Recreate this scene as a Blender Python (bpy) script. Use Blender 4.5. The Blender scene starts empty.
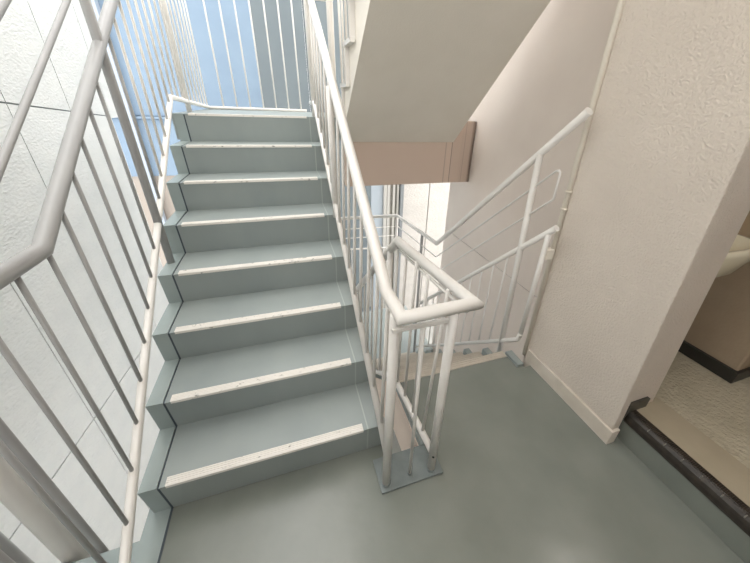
import bpy, bmesh, math, random
from mathutils import Vector, Matrix
random.seed(4)
C = bpy.context.scene.collection

# ------------------------------------------------------------------ helpers
def srgb(r, g, b):
    f = lambda c: (c/255/12.92) if c/255 <= .04045 else ((c/255+.055)/1.055)**2.4
    return (f(r), f(g), f(b), 1)

def mat(name, col, rough=.5, col2=None, nscale=4, bump=0, bscale=40, bdist=.01, metallic=0, detail=4,
        stretch=(1, 1, 1), mixpos=(.35, .7), spec=.5):
    m = bpy.data.materials.new(name); m.use_nodes = True
    nt = m.node_tree; N = nt.nodes; L = nt.links
    b = N['Principled BSDF']
    b.inputs['Base Color'].default_value = col
    b.inputs['Roughness'].default_value = rough
    b.inputs['Metallic'].default_value = metallic
    b.inputs['Specular IOR Level'].default_value = spec
    tc = N.new('ShaderNodeTexCoord'); mp = N.new('ShaderNodeMapping')
    mp.inputs['Scale'].default_value = stretch
    L.new(tc.outputs['Object'], mp.inputs['Vector'])
    if col2:
        n = N.new('ShaderNodeTexNoise'); n.inputs['Scale'].default_value = nscale; n.inputs['Detail'].default_value = detail
        L.new(mp.outputs[0], n.inputs['Vector'])
        r = N.new('ShaderNodeValToRGB')
        r.color_ramp.elements[0].position = mixpos[0]; r.color_ramp.elements[0].color = col
        r.color_ramp.elements[1].position = mixpos[1]; r.color_ramp.elements[1].color = col2
        L.new(n.outputs['Fac'], r.inputs[0]); L.new(r.outputs[0], b.inputs['Base Color'])
    if bump:
        n2 = N.new('ShaderNodeTexNoise'); n2.inputs['Scale'].default_value = bscale; n2.inputs['Detail'].default_value = 3
        L.new(mp.outputs[0], n2.inputs['Vector'])
        bp_ = N.new('ShaderNodeBump'); bp_.inputs['Strength'].default_value = bump; bp_.inputs['Distance'].default_value = bdist
        L.new(n2.outputs['Fac'], bp_.inputs['Height']); L.new(bp_.outputs[0], b.inputs['Normal'])
    return m

M = {}
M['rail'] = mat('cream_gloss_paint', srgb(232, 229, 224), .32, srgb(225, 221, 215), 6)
M['rail_left'] = mat('grey_paint_and_rail_shade', srgb(172, 172, 171), .35, srgb(162, 162, 162), 6)  # rail paint greyed for its backlit shade; plain grey on the pipes
M['floor'] = mat('green_grey_floor_paint', srgb(135, 139, 132), .24, srgb(124, 129, 122), 3.2, .10, 14, .01)
M['step'] = mat('blue_grey_step_paint', srgb(155, 163, 161), .42, srgb(144, 153, 152), 3, .12, 25, .006, stretch=(1, 1, .35))
M['curb'] = mat('pale_step_edge_paint', srgb(162, 173, 172), .4, srgb(152, 164, 163), 5)
M['groove_shade'] = mat('dark_groove_and_shade_line', srgb(66, 76, 84), .6)  # real step groove; also painted shadow lines under the lower nosing strips
M['sealant'] = mat('pale_sealant', srgb(176, 184, 180), .6)
M['strip'] = mat('worn_cream_strip', srgb(234, 230, 223), .55, srgb(140, 138, 130), 60, detail=6, mixpos=(.62, .74), stretch=(.6, 1, 1))
M['striptan'] = mat('worn_tan_strip', srgb(200, 191, 178), .6, srgb(188, 179, 166), 10)
M['pier'] = mat('rough_beige_stucco', srgb(226, 215, 203), .85, srgb(218, 207, 195), 3, .8, 115, .009)
M['plinth'] = mat('beige_plinth_paint', srgb(222, 212, 199), .7, srgb(208, 198, 185), 8, .3, 30, .006)
M['wallR'] = mat('smooth_pink_beige_paint', srgb(230, 220, 211), .8, srgb(224, 213, 204), 2.5, .12, 60, .004)
M['soffit'] = mat('soffit_cream_paint', srgb(238, 232, 221), .85, srgb(232, 226, 214), 3, .35, 130, .004)
M['white'] = mat('white_textured_panel', srgb(238, 240, 238), .85, srgb(232, 235, 234), 4, .65, 34, .010, stretch=(1, 1, 2.2))
M['joint'] = mat('grey_joint', srgb(130, 134, 136), .8)
M['blue'] = mat('pale_blue_panel', srgb(128, 148, 168), .7, srgb(134, 154, 173), 3)
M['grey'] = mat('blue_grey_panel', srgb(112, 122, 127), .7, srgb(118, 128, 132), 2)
M['tan'] = mat('dull_tan_wall', srgb(165, 155, 145), .8)
M['rubber'] = mat('black_ribbed_nosing', srgb(44, 39, 34), .35, srgb(60, 53, 46), 30)
M['metal'] = mat('worn_metal_dots', srgb(170, 168, 160), .35, metallic=.6)
M['tile'] = mat('smooth_tan_floor', srgb(176, 165, 144), .45, srgb(168, 157, 136), 8)
M['texfloor'] = mat('embossed_tan_floor', srgb(190, 182, 162), .5, srgb(178, 170, 149), 8, .8, 48, .016)
M['inner'] = mat('inner_room_beige', srgb(176, 158, 136), .8, srgb(166, 148, 127), 4, .3, 60, .005)
M['black'] = mat('black_baseboard', srgb(48, 47, 44), .4)
M['tilebase'] = mat('dark_grey_base_tile', srgb(84, 82, 74), .4, srgb(72, 71, 64), 12)
M['porcelain'] = mat('cream_porcelain', srgb(236, 230, 208), .2)
M['plate'] = mat('painted_base_plate', srgb(126, 134, 133), .4, srgb(115, 123, 123), 18)
M['plastic'] = mat('cream_plastic', srgb(234, 226, 212), .5)
M['pink'] = mat('pink_beige_side_paint', srgb(232, 214, 200), .7, srgb(225, 206, 192), 4)
M['dirt'] = mat('brown_rust_stain', srgb(96, 80, 70), .9)
M['concrete'] = mat('light_grey_concrete', srgb(175, 175, 170), .9, srgb(160, 160, 156), 3)
M['brown'] = mat('dark_brown_cabinet', srgb(84, 68, 52), .6)

# rust streaked beam paint (streaks run down, only near the wall end; real stains, fixed in object space)
def beam_material():
    m = mat('stained_pink_beam', srgb(214, 190, 174), .85)
    nt = m.node_tree; N = nt.nodes; L = nt.links; b = N['Principled BSDF']
    tc = N.new('ShaderNodeTexCoord'); mp = N.new('ShaderNodeMapping'); mp.inputs['Scale'].default_value = (26, 1, .7)
    L.new(tc.outputs['Object'], mp.inputs[0])
    n = N.new('ShaderNodeTexNoise'); n.inputs['Scale'].default_value = 1.6; n.inputs['Detail'].default_value = 5
    L.new(mp.outputs[0], n.inputs['Vector'])
    sx = N.new('ShaderNodeSeparateXYZ'); L.new(tc.outputs['Object'], sx.inputs[0])
    mr = N.new('ShaderNodeMapRange'); mr.inputs['From Min'].default_value = 2.0; mr.inputs['From Max'].default_value = 2.36
    L.new(sx.outputs['X'], mr.inputs['Value'])
    r = N.new('ShaderNodeValToRGB'); r.color_ramp.elements[0].position = .52; r.color_ramp.elements[1].position = .72
    L.new(n.outputs['Fac'], r.inputs[0])
    mr.inputs['From Min'].default_value = 1.9
    cr_ = N.new('ShaderNodeValToRGB'); e = cr_.color_ramp.elements
    e[0].position = 0; e[0].color = (0, 0, 0, 1); e[1].position = 1; e[1].color = (1, 1, 1, 1)
    for p_, v_ in ((.30, 0), (.32, .5), (.335, 0), (.44, 0), (.452, 1), (.465, .12), (.62, .12), (.72, .2), (.735, .5), (.75, .2), (.86, .25), (.90, .8)):
        q = e.new(p_); q.color = (v_, v_, v_, 1)
    L.new(mr.outputs[0], cr_.inputs[0])
    ad = N.new('ShaderNodeMath'); ad.operation = 'MULTIPLY_ADD'; ad.inputs[1].default_value = .6; ad.inputs[2].default_value = .8
    L.new(r.outputs[0], ad.inputs[0])
    mu = N.new('ShaderNodeMath'); mu.operation = 'MULTIPLY'
    L.new(ad.outputs[0], mu.inputs[0]); L.new(cr_.outputs[0], mu.inputs[1])
    mx = N.new('ShaderNodeMix'); mx.data_type = 'RGBA'
    mx.inputs['A'].default_value = srgb(212, 192, 177); mx.inputs['B'].default_value = srgb(96, 80, 72)
    L.new(mu.outputs[0], mx.inputs['Factor']); L.new(mx.outputs['Result'], b.inputs['Base Color'])
    return m
M['beam'] = beam_material()

def box(bm, x0, x1, y0, y1, z0, z1, mi=0):
    vs = [bm.verts.new(p) for p in ((x0,y0,z0),(x1,y0,z0),(x1,y1,z0),(x0,y1,z0),(x0,y0,z1),(x1,y0,z1),(x1,y1,z1),(x0,y1,z1))]
    for f in ((0,3,2,1),(4,5,6,7),(0,1,5,4),(1,2,6,5),(2,3,7,6),(3,0,4,7)):
        fc = bm.faces.new([vs[i] for i in f]); fc.material_index = mi
    return vs

def prism(bm, prof, x0, x1, mi=0):
    """profile in (y,z), extruded along x"""
    a = [bm.verts.new((x0, y, z)) for y, z in prof]; b = [bm.verts.new((x1, y, z)) for y, z in prof]
    n = len(prof)
    for i in range(n):
        j = (i+1) % n
        bm.faces.new((a[i], a[j], b[j], b[i])).material_index = mi
    bm.faces.new(a[::-1]).material_index = mi; bm.faces.new(b).material_index = mi

def polyprism(bm, pts, z0, z1, mi=0):
    """outline in (x,y), extruded along z"""
    a = [bm.verts.new((x, y, z0)) for x, y in pts]; b = [bm.verts.new((x, y, z1)) for x, y in pts]
    n = len(pts)
    for i in range(n):
        j = (i+1) % n
        bm.faces.new((a[i], a[j], b[j], b[i])).material_index = mi
    bm.faces.new(a[::-1]).material_index = mi; bm.faces.new(b).material_index = mi

def tube(bm, pts, r, seg=16, mi=0):
    """mitred tube along a polyline"""
    P = [Vector(p) for p in pts]; rings = []
    d0 = (P[1]-P[0]).normalized()
    ref = Vector((0, 0, 1)) if abs(d0.z) < .9 else Vector((1, 0, 0))
    u = d0.cross(ref).normalized(); v = d0.cross(u).normalized()
    base = [u*math.cos(2*math.pi*k/seg)*r + v*math.sin(2*math.pi*k/seg)*r for k in range(seg)]
    ring = [P[0]+o for o in base]; rings.append(ring)
    for i in range(1, len(P)):
        d = (P[i]-P[i-1]).normalized()
        n = d if i == len(P)-1 else (d + (P[i+1]-P[i]).normalized()).normalized()
        new = []
        for q in rings[-1]:
            t = (P[i]-q).dot(n)/d.dot(n); new.append(q+d*t)
        rings.append(new)
    V = [[bm.verts.new(q) for q in rg] for rg in rings]
    for a, b in zip(V, V[1:]):
        for k in range(seg):
            f = bm.faces.new((a[k], a[(k+1) % seg], b[(k+1) % seg], b[k])); f.smooth = True; f.material_index = mi
    bm.faces.new(V[0][::-1]).material_index = mi; bm.faces.new(V[-1]).material_index = mi

def obj(name, bm, mats, parent=None, bevel=0, kind=None):
    bmesh.ops.recalc_face_normals(bm, faces=bm.faces)
    me = bpy.data.meshes.new(name); bm.to_mesh(me); bm.free()
    for m in (mats if isinstance(mats, (list, tuple)) else [mats]): me.materials.append(m)
    o = bpy.data.objects.new(name, me); C.objects.link(o)
    if parent:
        o.parent = parent; o.matrix_parent_inverse = Matrix.Identity(4)
        o.location = -Vector(parent.location)
    if bevel:
        md = o.modifiers.new('bevel', 'BEVEL'); md.width = bevel; md.segments = 2; md.limit_method = 'ANGLE'
    if kind: o['kind'] = kind
    return o

def thing(name, label, cat, loc=(0, 0, 0), group=None):
    o = bpy.data.objects.new(name, None); C.objects.link(o); o.location = loc
    o.empty_display_size = .1
    o['label'] = label; o['category'] = cat
    if group: o['group'] = group
    return o
def tag(o, label, cat, group=None):
    o['label'] = label; o['category'] = cat
    if group: o['group'] = group
    return o
def B(): return bmesh.new()
def tb(name, pts, r, m, parent, seg=16):
    b = B(); tube(b, pts, r, seg); return obj(name, b, m, parent)
def bx(name, dims, m, parent=None, bevel=0, kind=None):
    b = B(); box(b, *dims); return obj(name, b, m, parent, bevel, kind)

# ------------------------------------------------------------------ dimensions
R1, G1, S1 = .18, .2581, .021          # flight going up on the left
R2, G2 = .214, .24                     # flight going down on the right
ZT = 8*R1                              # half landing level
YT = 7*G1                              # its front edge

# ------------------------------------------------------------------ setting: landing, half landing
b = B()
polyprism(b, [(-1.3, -2.6), (2.14, -2.6), (2.14, -.30), (2.05, -.30), (2.05, .25), (2.0, .25), (2.0, .365), (1.13, .365),
              (1.13, -.05), (.925, -.05), (.925, .021), (-.068, .021), (-.068, .045), (-.09, .045), (-.09, -.07), (-1.3, -.07)], -.16, 0)
obj('floor', b, M['floor'], kind='structure')
b = B()
polyprism(b, [(-.09, YT+.04), (1.10, YT+.04), (1.11, YT+.04), (1.11, YT+.1), (1.6, YT+.1), (2.335, YT+.1), (2.335, 3.2), (-.09, 3.2)], ZT-.17, ZT)
obj('floor_half_landing', b, M['step'], kind='structure')
b = B(); box(b, 1.11, 2.335, YT, YT+.10, .893, ZT)
obj('trim_landing_beam', b, M['beam'], kind='structure', bevel=.004)
b = B(); box(b, -.1, 2.3, 2.05, 3.2, -1.66, -1.5)
obj('floor_lower_landing', b, M['step'], kind='structure')
bx('floor_ground', (-.8, 6, -2.6, 5.2, -3.0, -2.9), M['concrete'], kind='structure')

bx('trim_floor_groove', (-.006, .002, -2.4, .021, .0, .0015), M['groove_shade'], kind='structure')
b = B(); polyprism(b, [(-.006, -2.4), (-.006, .02), (-.068, .02), (-.089, .044), (-.089, -.071), (-1.29, -.071), (-1.29, -2.4)], .0, .0012)
obj('trim_floor_edge', b, M['curb'], kind='structure')
# ------------------------------------------------------------------ walls
def HB(y): return 1.483-(y-1.558)*.094
def HA(y): return -.318-(y-.309)*.125
b = B()
ys = [-2.58, -1.98, -1.38, -.78, -.18, .42, 1.02, 1.60, 2.205, 2.81]
gp = .0045
for y0, y1 in zip(ys, ys[1:]):
    rows = [(lambda y: -2.9, HA), (HA, HB), (HB, lambda y: 3.4)]
    for lo, hi in rows:
        a, c = y0+gp, y1-gp
        vs = [b.verts.new(p) for p in ((-.8, a, lo(a)+gp), (-.8, c, lo(c)+gp), (-.8, c, hi(c)-gp), (-.8, a, hi(a)-gp),
                                       (-.815, a, lo(a)+gp), (-.815, c, lo(c)+gp), (-.815, c, hi(c)-gp), (-.815, a, hi(a)-gp))]
        for f in ((0,1,2,3),(7,6,5,4),(0,4,5,1),(1,5,6,2),(2,6,7,3),(3,7,4,0)): b.faces.new([vs[i] for i in f])
box(b, -1.0, -.812, -2.6, 2.81, -2.9, 3.4, 1)
box(b, -.815, -.8, 2.8145, 3.12, HB(2.95)+.0, 3.4)
box(b, -1.0, -.812, 2.80, 3.12, HB(2.95)+.004, 3.4, 1)
obj('wall_left', b, [M['white'], M['joint']], kind='structure')

# pier beside the doorway, rough stucco, with its plinth
b = B()
def batter(bm, x0, x1, ya, yb, y1, z0, z1, zt=1.5):
    # door edge leans from ya at z0 to yb at zt, plumb above
    prof = [(ya, z0), (yb, zt), (yb, z1), (y1+.05, z1), (y1+.045, 2.6), (y1, z0)]
    prism(bm, prof, x0, x1)
batter(b, 2.055, 2.108, -.335, -.270, .330, -.3, 4.2)
batter(b, 2.108, 2.345, -.305, -.238, .330, .0, 4.2)
obj('wall_right', b, M['pier'], kind='structure', bevel=.006)
b = B(); box(b, 2.043, 2.100, -.334, .31, -.16, .095)
obj('baseboard_right', b, M['plinth'], kind='structure', bevel=.004)
bx('baseboard_doorway', (2.128, 2.272, -.310, -.28, .135, .240), M['tilebase'], kind='structure', bevel=.002)
b = B()
for lo, hi in ((-3.0, .262), (.268, 4.2)):
    box(b, 2.34, 2.5, .3, 2.18, lo, hi)
box(b, 2.346, 2.49, .3, 2.175, -3.0, 4.2, 1)
obj('wall_stairwell', b, [M['wallR'], M['joint']], kind='structure')

# buildings closing the view at the back
b = B()
for x0, x1 in ((-2.6, .42),):
    box(b, x0, x1, 4.6, 4.7, 1.30, 4.2)
box(b, -2.6, .42, 4.6, 4.7, .50, 1.255)
box(b, -2.6, .42, 4.56, 4.7, 1.262, 1.292)
box(b, -2.6, .42, 4.64, 4.7, .50, 1.32)
obj('wall_back_blue', b, M['blue'], kind='structure')
bx('trim_white_post', (-1.30, -1.22, 4.5, 4.6, -2.9, 4.2), mat('pale_post', srgb(168, 178, 190), .6), kind='structure')
bx('wall_back_tan', (-2.6, .42, 4.62, 4.7, -2.9, .495), M['tan'], kind='structure')
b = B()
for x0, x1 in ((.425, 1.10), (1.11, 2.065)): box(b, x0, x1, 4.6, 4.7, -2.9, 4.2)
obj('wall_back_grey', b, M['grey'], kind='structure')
b = B()
box(b, 2.07, 2.30, 4.6, 4.7, -2.9, 2); 
obj('trim_pale_blue_post', b, mat('pale_blue_white', srgb(170, 180, 188), .7), kind='structure')
b = B()
for x0, x1 in ((2.305, 2.36), (2.37, 2.42), (2.48, 2.52), (2.56, 2.60)): box(b, x0, x1, 4.55, 4.7, -2.9, 2)
box(b, 2.3, 2.66, 4.62, 4.7, -2.9, 2)
obj('trim_white_mullions', b, mat('mullion_paint', srgb(186, 184, 178), .6), kind='structure')
bx('trim_grey_mullion', (2.62, 2.675, 4.5, 4.62, -2.9, 2), M['joint'], kind='structure')
M['backwhite'] = mat('cream_textured_panel', srgb(204, 200, 194), .85, srgb(196, 192, 186), 4, .9, 26, .012, stretch=(1, 1, 2.2))
b = B()
for x0, x1 in ((2.70, 3.235), (3.255, 4.6)): box(b, x0, x1, 4.6, 4.7, -2.9, 2)
box(b, 2.70, 4.6, 4.63, 4.7, -2.9, 2, 1)
obj('wall_back_white', b, [M['backwhite'], M['joint']], kind='structure')

bx('wall_rear_added', (-.8, 2.2, -2.72, -2.6, -2.9, 2.1), M['wallR'], kind='structure')  # unseen; added, its height set to hold back light from behind
bx('wall_room_rear_added', (2.2, 4.2, -2.72, -2.6, -.1, 4.2), M['inner'], kind='structure')  # unseen; added to keep sky light out of the room
bx('ceiling', (-.1, 4.2, -2.6, .30, 2.95, 3.1), M['soffit'], kind='structure')
bx('ceiling_stairwell_added', (1.0, 2.5, .31, 3.2, 4.22, 4.35), M['soffit'], kind='structure')  # unseen slab added to shut out sky light above the right flights
bx('wall_room_right', (4.2, 4.3, -2.6, .6, 0, 4.2), M['inner'], kind='structure')
# ------------------------------------------------------------------ flight going up on the left
up = thing('staircase', 'blue-grey painted steps climbing on the left, with cream nosing strips', 'staircase', (.4, .3, 0))
def up_profile(dz=0, back=.0):
    pr = [(.021+.0, 0)]
    pr = []
    for i in range(8):
        pr.append((i*G1+S1, i*R1+dz)); pr.append((i*G1, (i+1)*R1+dz))
    pr.append((YT+.06 - .061, ZT+dz))
    return pr
def stepped(x0, x1, dz, m, name, thick=.12):
    b = B()
    top = []
    for i in range(8):
        top.append((i*G1+S1, i*R1+dz)); top.append((i*G1, (i+1)*R1+dz))
    # underside parallel to the flight
    low = [(YT+.06, ZT-.001), (YT+.06, ZT-.42), (.10, -.16), (.021, -.16)]
    prism(b, top+low, x0, x1)
    return obj(name, b, m, up)
stepped(.001, .840, 0, M['step'], 'steps')
stepped(-.006, .002, -.004, M['groove_shade'], 'groove_filler')
stepped(.840, .846, .001, M['sealant'], 'sealant_line')
cl = stepped(-.068, -.006, .002, M['curb'], 'side_curb'); cl['label'] = 'paler raised edge of the steps on the open left side'
stepped(.846, .925, 0, M['step'], 'side_curb')
for i in range(8):
    b = B(); y, z = i*G1, (i+1)*R1
    box(b, .022, .821, y+.001, y+.036, z, z+.0025)
    for k in range(4): box(b, .024, .821, y+.002+k*.009, y+.008+k*.009, z+.0025, z+.0045)
    box(b, .024, .821, y-.002, y+.002, z-.010, z+.003)
    o = obj('nosing_strip', b, M['strip'], up)

# ------------------------------------------------------------------ flight going down on the right
dn = thing('staircase', 'lower flight dropping away on the right behind the centre posts', 'staircase', (1.5, .6, 0))
b = B(); Y0 = .42
pr = [(.366, 0), (Y0, 0)]
for i in range(7):
    pr.append((Y0+i*G2+.015, -(i+1)*R2)); pr.append((Y0+(i+1)*G2, -(i+1)*R2))
pr += [(Y0+7*G2, -7*R2-.02), (Y0+6.5*G2, -7*R2-.16), (.366, -.32)]
prism(b, pr, 1.135, 1.945)
obj('steps', b, M['step'], dn)
for side, (xa, xb) in enumerate(((1.105, 1.135), (1.945, 1.995))):
    b = B()
    pr2 = [(-.05 if side == 0 else .262, .02)]
    pr2.append((.395, .022))
    for i in range(7):
        pr2.append((.395+i*G2+.012, -(i+1)*R2+.055)); pr2.append((.395+(i+1)*G2, -(i+1)*R2+.055))
    pr2 += [(.395+7*G2, -7*R2-.2), (.366, -.36), (-.05 if side == 0 else .262, -.36)] if side == 0 else [(.395+7*G2, -7*R2-.2), (.366, -.25), (.262, -.02)]
    prism(b, pr2, xa, xb)
    obj('side_curb', b, M['step'], dn)
b = B(); prism(b, [(-.048, -.022), (.395, -.022), (.395+7*G2, -7*R2-.03), (.395+7*G2, -7*R2-.32), (.366, -.38), (.1, -.37), (-.048, -.30)], 1.099, 1.105)
o = obj('side_panel', b, M['pink'], dn); o['label'] = 'pink-beige inner side panel below the curb'
for i in range(8):
    y, z = Y0+(i-1)*G2 if i else 0, 0
    yn, zn = Y0+i*G2, -i*R2
    b = B(); box(b, 1.14, 1.94, yn-.052, yn+.002, zn, zn+.004); box(b, 1.14, 1.94, yn+.002, yn+.007, zn-.03, zn-.001, 1)
    for k in range(3): box(b, 1.14, 1.94, yn-.048+k*.017, yn-.036+k*.017, zn+.004, zn+.006)
    obj('nosing_strip', b, [M['striptan'], M['groove_shade']], dn)  # dark lip paints a shadow line under each strip

# ------------------------------------------------------------------ upper flight over the right side
uf = thing('staircase', 'upper flight overhead, seen from below as a wide cream soffit', 'staircase', (1.6, 1.7, 1.44))
SL = .9
def sof(y): return 1.262+SL*(1.8-y)
b = B()
R3, G3 = .225, .17
top = []
for i in range(7):
    top.append((1.64-i*G3, 1.44+i*R3)); top.append((1.64-i*G3, 1.44+(i+1)*R3))
yend = 1.64-7*G3
top.append((yend, 1.44+7*R3))
pr = top+[(yend, sof(yend)), (1.80, sof(1.80)), (1.80, 1.44)]
# the soffit edges splay very slightly, as measured
def prism_splay(bm, prof, xa, xb):
    A_ = [bm.verts.new((xa(y), y, z)) for y, z in prof]; B_ = [bm.verts.new((xb(y), y, z)) for y, z in prof]
    n = len(prof)
    for i in range(n):
        j = (i+1) % n; bm.faces.new((A_[i], A_[j], B_[j], B_[i]))
    bm.faces.new(A_[::-1]); bm.faces.new(B_)
prism_splay(b, pr, lambda y: 1.083+.035*(1.8-y), lambda y: 2.112)
obj('concrete_body', b, M['soffit'], uf)
b = B()
for i in range(7):
    y, z = 1.64-i*G3, 1.44+i*R3
    xe = 1.086+.035*(1.8-y)
    box(b, 1.066, xe, y-G3-.02, y+.03, z+R3-.022, z+R3+.006)
    box(b, 1.066, xe, y-.016, y+.002, z-.01, z+R3+.006)
obj('side_curb', b, M['rail'], uf, bevel=.002)

# ------------------------------------------------------------------ left railing of the upward flight
XL = -.045
lr = thing('stair_railing', 'grey-white railing along the open left side of the climbing flight', 'railing', (XL, .9, 0))
def lb(y): return .31+.697*y
yb0, yb1 = -.24, 1.765
rl = M['rail_left']
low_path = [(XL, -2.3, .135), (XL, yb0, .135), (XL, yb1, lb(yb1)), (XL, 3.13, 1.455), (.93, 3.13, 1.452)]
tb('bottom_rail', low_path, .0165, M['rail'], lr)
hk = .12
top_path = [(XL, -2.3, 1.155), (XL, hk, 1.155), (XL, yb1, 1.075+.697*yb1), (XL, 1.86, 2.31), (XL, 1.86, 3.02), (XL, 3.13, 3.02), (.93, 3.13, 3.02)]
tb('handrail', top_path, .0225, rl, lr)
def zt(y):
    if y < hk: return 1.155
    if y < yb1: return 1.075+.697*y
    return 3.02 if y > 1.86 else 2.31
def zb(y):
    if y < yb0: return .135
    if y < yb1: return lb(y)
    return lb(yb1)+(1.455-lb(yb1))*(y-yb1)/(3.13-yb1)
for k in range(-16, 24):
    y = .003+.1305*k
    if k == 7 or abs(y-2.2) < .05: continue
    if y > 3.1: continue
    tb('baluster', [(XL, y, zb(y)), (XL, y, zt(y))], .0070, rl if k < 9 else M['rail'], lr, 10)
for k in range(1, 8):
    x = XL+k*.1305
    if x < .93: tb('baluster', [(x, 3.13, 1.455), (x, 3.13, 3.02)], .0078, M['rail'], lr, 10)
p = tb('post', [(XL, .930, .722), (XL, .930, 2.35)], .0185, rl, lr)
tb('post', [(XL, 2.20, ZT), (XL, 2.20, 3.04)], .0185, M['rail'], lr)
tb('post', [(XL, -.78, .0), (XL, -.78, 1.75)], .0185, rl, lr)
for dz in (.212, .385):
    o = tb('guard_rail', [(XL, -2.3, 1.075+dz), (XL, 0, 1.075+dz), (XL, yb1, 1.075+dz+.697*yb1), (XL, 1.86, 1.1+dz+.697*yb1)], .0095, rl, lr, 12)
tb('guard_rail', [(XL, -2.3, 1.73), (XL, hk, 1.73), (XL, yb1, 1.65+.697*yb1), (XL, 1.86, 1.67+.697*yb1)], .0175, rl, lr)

# ------------------------------------------------------------------ centre railing between the flights
cr = thing('stair_railing', 'cream railing on a square base plate between the two flights', 'railing', (1.0, -.16, 0))
W = M['rail']
XC = .888
def cb(y): return .315+.680*y
def ct(y): return .942 if y < -.02 else .955+.677*y
tb('handrail', [(.908, 2.02, ct(1.8)), (.908, 1.80, ct(1.8)), (.911, -.018, .943), (.916, -.165, .930), (1.186, -.165, .937), (1.117, .45, .930), (1.117, 2.0, .930-.87*1.55)], .0235, W, cr, 24)
tb('bottom_rail', [(XC, -.165, cb(-.165)), (XC, 1.80, cb(1.80)), (XC, 2.1, cb(1.8))], .0165, W, cr)
tb('post', [(.884, -.165, .01), (.903, -.140, .93)], .0185, W, cr)
tb('post', [(1.108, -.167, .01), (1.108, -.167, .93)], .0185, W, cr)
tb('post', [(XC, 1.86, ZT), (XC, 1.86, 2.9)], .0185, W, cr)
tb('post', [(XC, .985, .9), (XC, .985, ct(.985))], .0185, W, cr)
b = B(); box(b, .884, 1.112, -.172, -.158, .877, .893); obj('under_rail', b, W, cr, .003)
b = B(); tube(b, [(1.165, -.165, .905), (1.112, .42, .895)], .007, 8); obj('under_rail', b, W, cr)
tb('baluster', [(1.002, -.160, .01), (1.002, -.160, .875)], .0072, W, cr, 12)
for k in range(0, 15):
    y = -.06+.1305*k
    if abs(y-.985) < .05: continue
    tb('baluster', [(XC, y, cb(y)), (.904, y, ct(y))], .0075, W, cr, 10)
# right hand run, level then down
def rb(y): return .115-.9*max(0, y+.12)
tb('bottom_rail', [(1.108, -.165, .124), (1.108, .40, .035), (1.108, 2.0, .035-.9*1.6)], .0165, W, cr)
for k in range(0, 15):
    y = -.045+.125*k
    zt2 = .93 if y < .455 else .93-.9*(y-.455)
    zb2 = (.124-.157*(y+.165)) if y < .40 else .035-.9*(y-.40)
    xx = 1.112+.0*y
    tb('baluster', [(1.108, y, zb2), (1.148-.0*y if y < 0 else 1.12, y, zt2)], .0075, W, cr, 10)
tb('post', [(1.112, .55, -.3), (1.112, .55, .93-.9*.095)], .0165, W, cr)
b = B(); box(b, .854, 1.157, -.203, -.048, .0005, .011); pl = obj('base_plate', b, M['plate'], cr, .002)
pl['label'] = 'blue-grey painted steel base plate'
for x, y in ((.884, -.165), (1.108, -.167), (1.002, -.160)):
    tb('weld_bead', [(x, y, .010), (x, y, .019)], .023 if x != 1.002 else .011, M['plate'], cr)
b = B(); tube(b, [(1.100, -.1862, .128), (1.099, -.1875, .128)], .006, 10)
o = obj('paint_chip', b, M['black'], cr); o['label'] = 'small black chip in the paint'

# turning piece and balusters of the upper flight
nr = thing('stair_railing', 'cream railing starting at the half landing and climbing beside the upper flight', 'railing', (1.05, 1.85, ZT))
tb('post', [(1.045, 1.85, ZT), (1.045, 1.85, 2.9)], .024, W, nr)
tb('handrail', [(.90, 1.9, 2.20), (1.06, 1.9, 2.20), (1.06, 1.75, 2.25), (1.06, .5, 2.25+.98*1.25)], .0225, W, nr)
for k in range(11):
    y = 1.60-.1*k
    i = int((1.64-y)/G3)
    z0 = 1.44+(i+1)*R3
    if z0+.05 < 2.25+.98*(1.75-y):
        tb('baluster', [(1.07, y, z0), (1.062, y, 2.25+.98*(1.75-y))], .0075, W, nr, 10)

# ------------------------------------------------------------------ right railing of the downward flight
XR = 1.97
rr = thing('stair_railing', 'tall cream railing beside the wall on the flight going down', 'railing', (XR, .5, 0))
def lo(y): return .160-.90*(y-.353)
hd = [(XR, .290, .985), (XR, 1.9, .985-.955*1.61)]
tb('handrail', hd, .0175, W, rr)
tb('end_post', [(XR, .330, .935), (XR, .335, .20)], .0145, W, rr)
tb('bottom_rail', [(XR, .333, .23), (XR, .345, .172), (XR, .36, .154), (XR, 1.9, lo(1.9))], .0155, W, rr)
tb('post', [(XR+.002, .482, -.10), (XR-.002, .535, 1.33)], .0185, W, rr)
for k in range(11):
    y = .611+.1225*k
    tb('baluster', [(XR, y, lo(y)), (XR, y, .985-.955*(y-.290))], .0062, W, rr, 10)
gtop = [(XR, .297, 1.553), (XR, 1.645, .330), (1.985, 2.9, .216), (1.0, 2.9, .236), (.2, 2.9, .236)]
tb('guard_rail', gtop, .0205, W, rr)
loop = [(2.003, 2.9, .06), (XR, 1.632, .186), (XR, .395, 1.265)]
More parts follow.
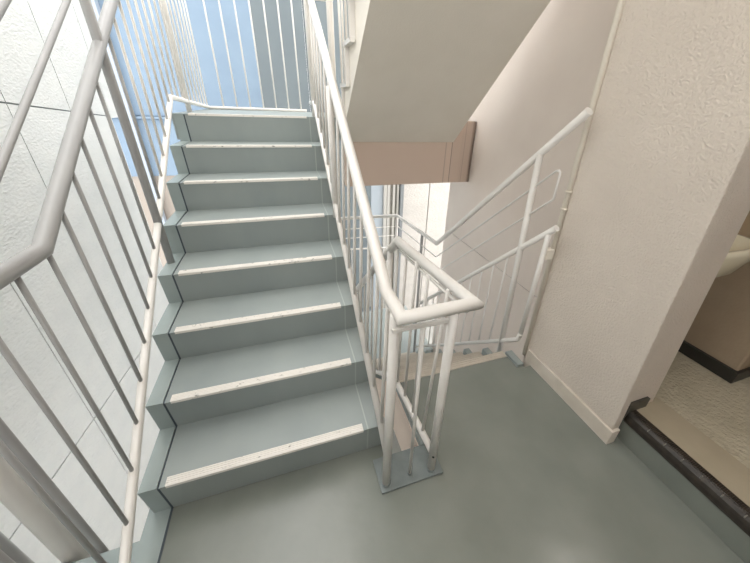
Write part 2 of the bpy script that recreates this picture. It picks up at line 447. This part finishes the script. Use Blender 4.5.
# rounded end of the thin loop
for a in range(0, 181, 30):
    t = math.radians(a)
    pass
loop += [(XR, .378, 1.272), (XR, .366, 1.262), (XR, .364, 1.13), (XR, .368, 1.118), (XR, .395, 1.095), (XR, 1.60, .02), (2.0, 2.9, -.085)]
tb('guard_rail', loop, .0062, W, rr, 10)
for z in (.09, -.04): tb('guard_rail', [(2.0, 2.9, z-.03), (1.0, 2.9, z), (.2, 2.9, z)], .0062, W, rr, 10)
tb('guard_rail', [(2.003, 2.9, -.25), (1.0, 2.9, -.195), (.2, 2.9, -.195)], .012, W, rr)
tb('post', [(1.99, 2.9, -1.5), (1.985, 2.9, .225)], .019, W, rr)
tb('post', [(2.0, 2.03, -1.5), (1.98, 2.03, .30)], .0165, rl, rr)
for k in range(1, 14): tb('baluster', [(2.0-.1305*k, 2.9, -1.2), (2.0-.1305*k, 2.9, -.20)], .0065, W, rr, 10)

# ------------------------------------------------------------------ conduit on the pier corner
cd = thing('conduit_pipe', 'thin cream conduit running up the corner of the rough beige wall', 'pipe', (2.085, .343, 0))
tb('pipe', [(2.046, .330, .03), (2.046, .372, 2.6), (2.046, .372, 4.0)], .0135, M['plastic'], cd)
for z in (1.07, 1.165):
    b = B(); tube(b, [(2.044, .346, z-.006), (2.044, .346, z+.006)], .0185, 14); obj('clip', b, M['plastic'], cd)
bx('junction_box', (1.988, 2.045, .325, .365, .770, .835), mat('white_plastic', srgb(244, 238, 226), .45), cd, .006)

# ------------------------------------------------------------------ pipes outside on the left
g = 'pipes beyond the landing edge'
for (x, y, r, lab, m) in ((-.330, -.020, .032, 'thick pale drainpipe at bottom left beyond the landing edge', M['rail']),
                          (-.222, -.050, .0125, 'slim grey-beige pipe right of the thick pale drainpipe', rl),
                          (-.538, .020, .036, 'grey pipe in the bottom left corner, left of the thick drainpipe', rl)):
    q = thing('drainpipe', lab, 'pipe', (x, y, -2.9))
    tb('pipe', [(x, y, -2.9), (x, y, 3.2)], r, m, q, 24)
    for z in (-1.8, 2.6):
        b = B(); tube(b, [(x, y, z), (x, y, z+.05)], r+.004, 24); obj('collar', b, m, q)

# ------------------------------------------------------------------ doorway at the right: step, nosing, room floor
bx('trim_door_step', (2.141, 2.175, -2.6, -.296, -.1, .122), M['floor'], kind='structure')
ns = thing('threshold_nosing', 'black ribbed nosing strip along the raised doorway floor', 'threshold', (2.16, -1.0, .12))
b = B()
prof = [(2.136, .122), (2.133, .135), (2.135, .152), (2.142, .168), (2.152, .179), (2.166, .184), (2.195, .184), (2.195, .122)]
A_ = [b.verts.new((x, -2.6, z)) for x, z in prof]; B_ = [b.verts.new((x, -.31, z)) for x, z in prof]
for i in range(len(prof)):
    j = (i+1) % len(prof); b.faces.new((A_[i], A_[j], B_[j], B_[i]))
b.faces.new(A_); b.faces.new(B_)
obj('strip', b, M['rubber'], ns)
b = B()
for k in range(150):
    y = -.33-k*.0075
    box(b, 2.158, 2.188, y-.0022, y, .183, .1865)
obj('ribs', b, M['rubber'], ns)
for k in range(9):
    y = -.41-k*.075
    bx('metal_mark', (2.141, 2.158, y-.0035, y, .172, .1805), M['metal'], ns)
bx('floor_doorway', (2.195, 2.39, -2.6, -.284, .10, .181), M['tile'], kind='structure')
b = B()
polyprism(b, [(2.39, -2.6), (4.2, -2.6), (4.2, .6), (2.346, .34), (2.346, -.286), (2.39, -.286)], .10, .180)
obj('floor_room', b, M['texfloor'], kind='structure')
bx('wall_room', (2.93, 4.2, -.335, .6, .18, 4.2), M['inner'], kind='structure', bevel=.01)
bx('baseboard_room', (2.91, 4.2, -.35, .6, .181, .262), M['black'], kind='structure', bevel=.004)
b = B(); box(b, 2.346, 2.93, .34, .6, .18, 4.2); obj('wall_room_back', b, M['inner'], kind='structure')

# wash basin on the inner wall
bs = thing('wash_basin', 'cream wash basin on the inner wall of the room beyond the doorway', 'basin', (2.655, .04, .77))
b = B()
def ring(cx, cy, rx, ry, z, n=24):
    out = []
    for k in range(n):
        a = 2*math.pi*k/n
        c, s_ = math.cos(a), math.sin(a)
        c = math.copysign(abs(c)**.6, c); s_ = math.copysign(abs(s_)**.6, s_)
        out.append(b.verts.new((cx+rx*c, cy+ry*s_, z)))
    return out
cx_, cy_ = 2.655, .068
rs = [ring(cx_, cy_+.02, .17, .17, .77), ring(cx_, cy_, .23, .22, .82), ring(cx_, cy_, .26, .26, .92), ring(cx_, cy_, .27, .27, .955), ring(cx_, cy_, .27, .27, .985),
      ring(cx_, cy_, .245, .245, .985), ring(cx_, cy_, .22, .22, .92), ring(cx_, cy_, .15, .15, .84)]
for p0, p1 in zip(rs, rs[1:]):
    for k in range(24):
        f = b.faces.new((p0[k], p0[(k+1) % 24], p1[(k+1) % 24], p1[k])); f.smooth = True
b.faces.new(rs[0][::-1]); b.faces.new(rs[-1])
obj('bowl', b, M['porcelain'], bs)
b = B(); tube(b, [(2.66, .325, 1.10), (2.66, .26, 1.10), (2.66, .10, 1.12), (2.66, .08, 1.07)], .011, 12)
obj('tap', b, M['metal'], bs)
# ------------------------------------------------------------------ light
w = bpy.data.worlds.new('sky'); bpy.context.scene.world = w; w.use_nodes = True
bg = w.node_tree.nodes['Background']; bg.inputs[0].default_value = (1.0, .99, .98, 1); bg.inputs[1].default_value = 3.1
sd = bpy.data.lights.new('sun', 'SUN'); sd.energy = .7; sd.angle = math.radians(35); sd.color = (1, .97, .93)
so = bpy.data.objects.new('sun', sd); C.objects.link(so)
so.rotation_euler = Vector((.12, -.12, -1)).to_track_quat('-Z', 'Y').to_euler()

lf = thing('fill_lamp', 'unseen round fill lamp added above the landing', 'lamp', (.9, -.3, 2.95))  # added out of view to brighten the landing and right walls
tb('base', [(.9, -.3, 2.95), (.9, -.3, 2.93)], .17, M['plastic'], lf, 32)
gl = bpy.data.materials.new('fill_lamp_glow'); gl.use_nodes = True  # glow shared by both added fill lamps
gb = gl.node_tree.nodes['Principled BSDF']; gb.inputs['Base Color'].default_value = srgb(240, 236, 228)
gb.inputs['Emission Color'].default_value = (1, .96, .91, 1); gb.inputs['Emission Strength'].default_value = 22
tb('diffuser', [(.9, -.3, 2.93), (.9, -.3, 2.87)], .155, gl, lf, 32)
rl2 = thing('fill_lamp', 'unseen round fill lamp added in the room beyond the doorway', 'lamp', (2.85, -.32, 2.7))  # added out of view to lift the room floor and shade under the basin
bx('ceiling_room', (2.345, 4.2, -2.6, .6, 2.72, 2.9), M['inner'], kind='structure')
tb('base', [(2.85, -.32, 2.72), (2.85, -.32, 2.70)], .17, M['plastic'], rl2, 32)
tb('diffuser', [(2.85, -.32, 2.70), (2.85, -.32, 2.65)], .155, gl, rl2, 32)
# ------------------------------------------------------------------ camera
pitch, yaw, roll = .475360264, .345713637, .040293553
f = Vector((math.sin(yaw)*math.cos(pitch), math.cos(yaw)*math.cos(pitch), -math.sin(pitch)))
rt = Vector((math.cos(yaw), -math.sin(yaw), 0)); upv = rt.cross(f)
c, s_ = math.cos(roll), math.sin(roll)
rt2 = rt*c+upv*s_; up2 = -rt*s_+upv*c
cam = bpy.data.cameras.new('camera'); co = bpy.data.objects.new('camera', cam); C.objects.link(co)
m = Matrix((rt2, up2, -f)).transposed().to_4x4(); m.translation = Vector((.613293, -.928489, 1.543072))
co.matrix_world = m
cam.sensor_fit = 'HORIZONTAL'; cam.sensor_width = 36; cam.lens = 311.076*36/750
cam.shift_x = -20.542/750; cam.shift_y = -15.712/750; cam.clip_start = .02
sc = bpy.context.scene; sc.camera = co
sc.view_settings.view_transform = 'Standard'; sc.view_settings.look = 'None'
sc.view_settings.gamma = 1; sc.view_settings.exposure = .10; sc.view_settings.use_curve_mapping = False
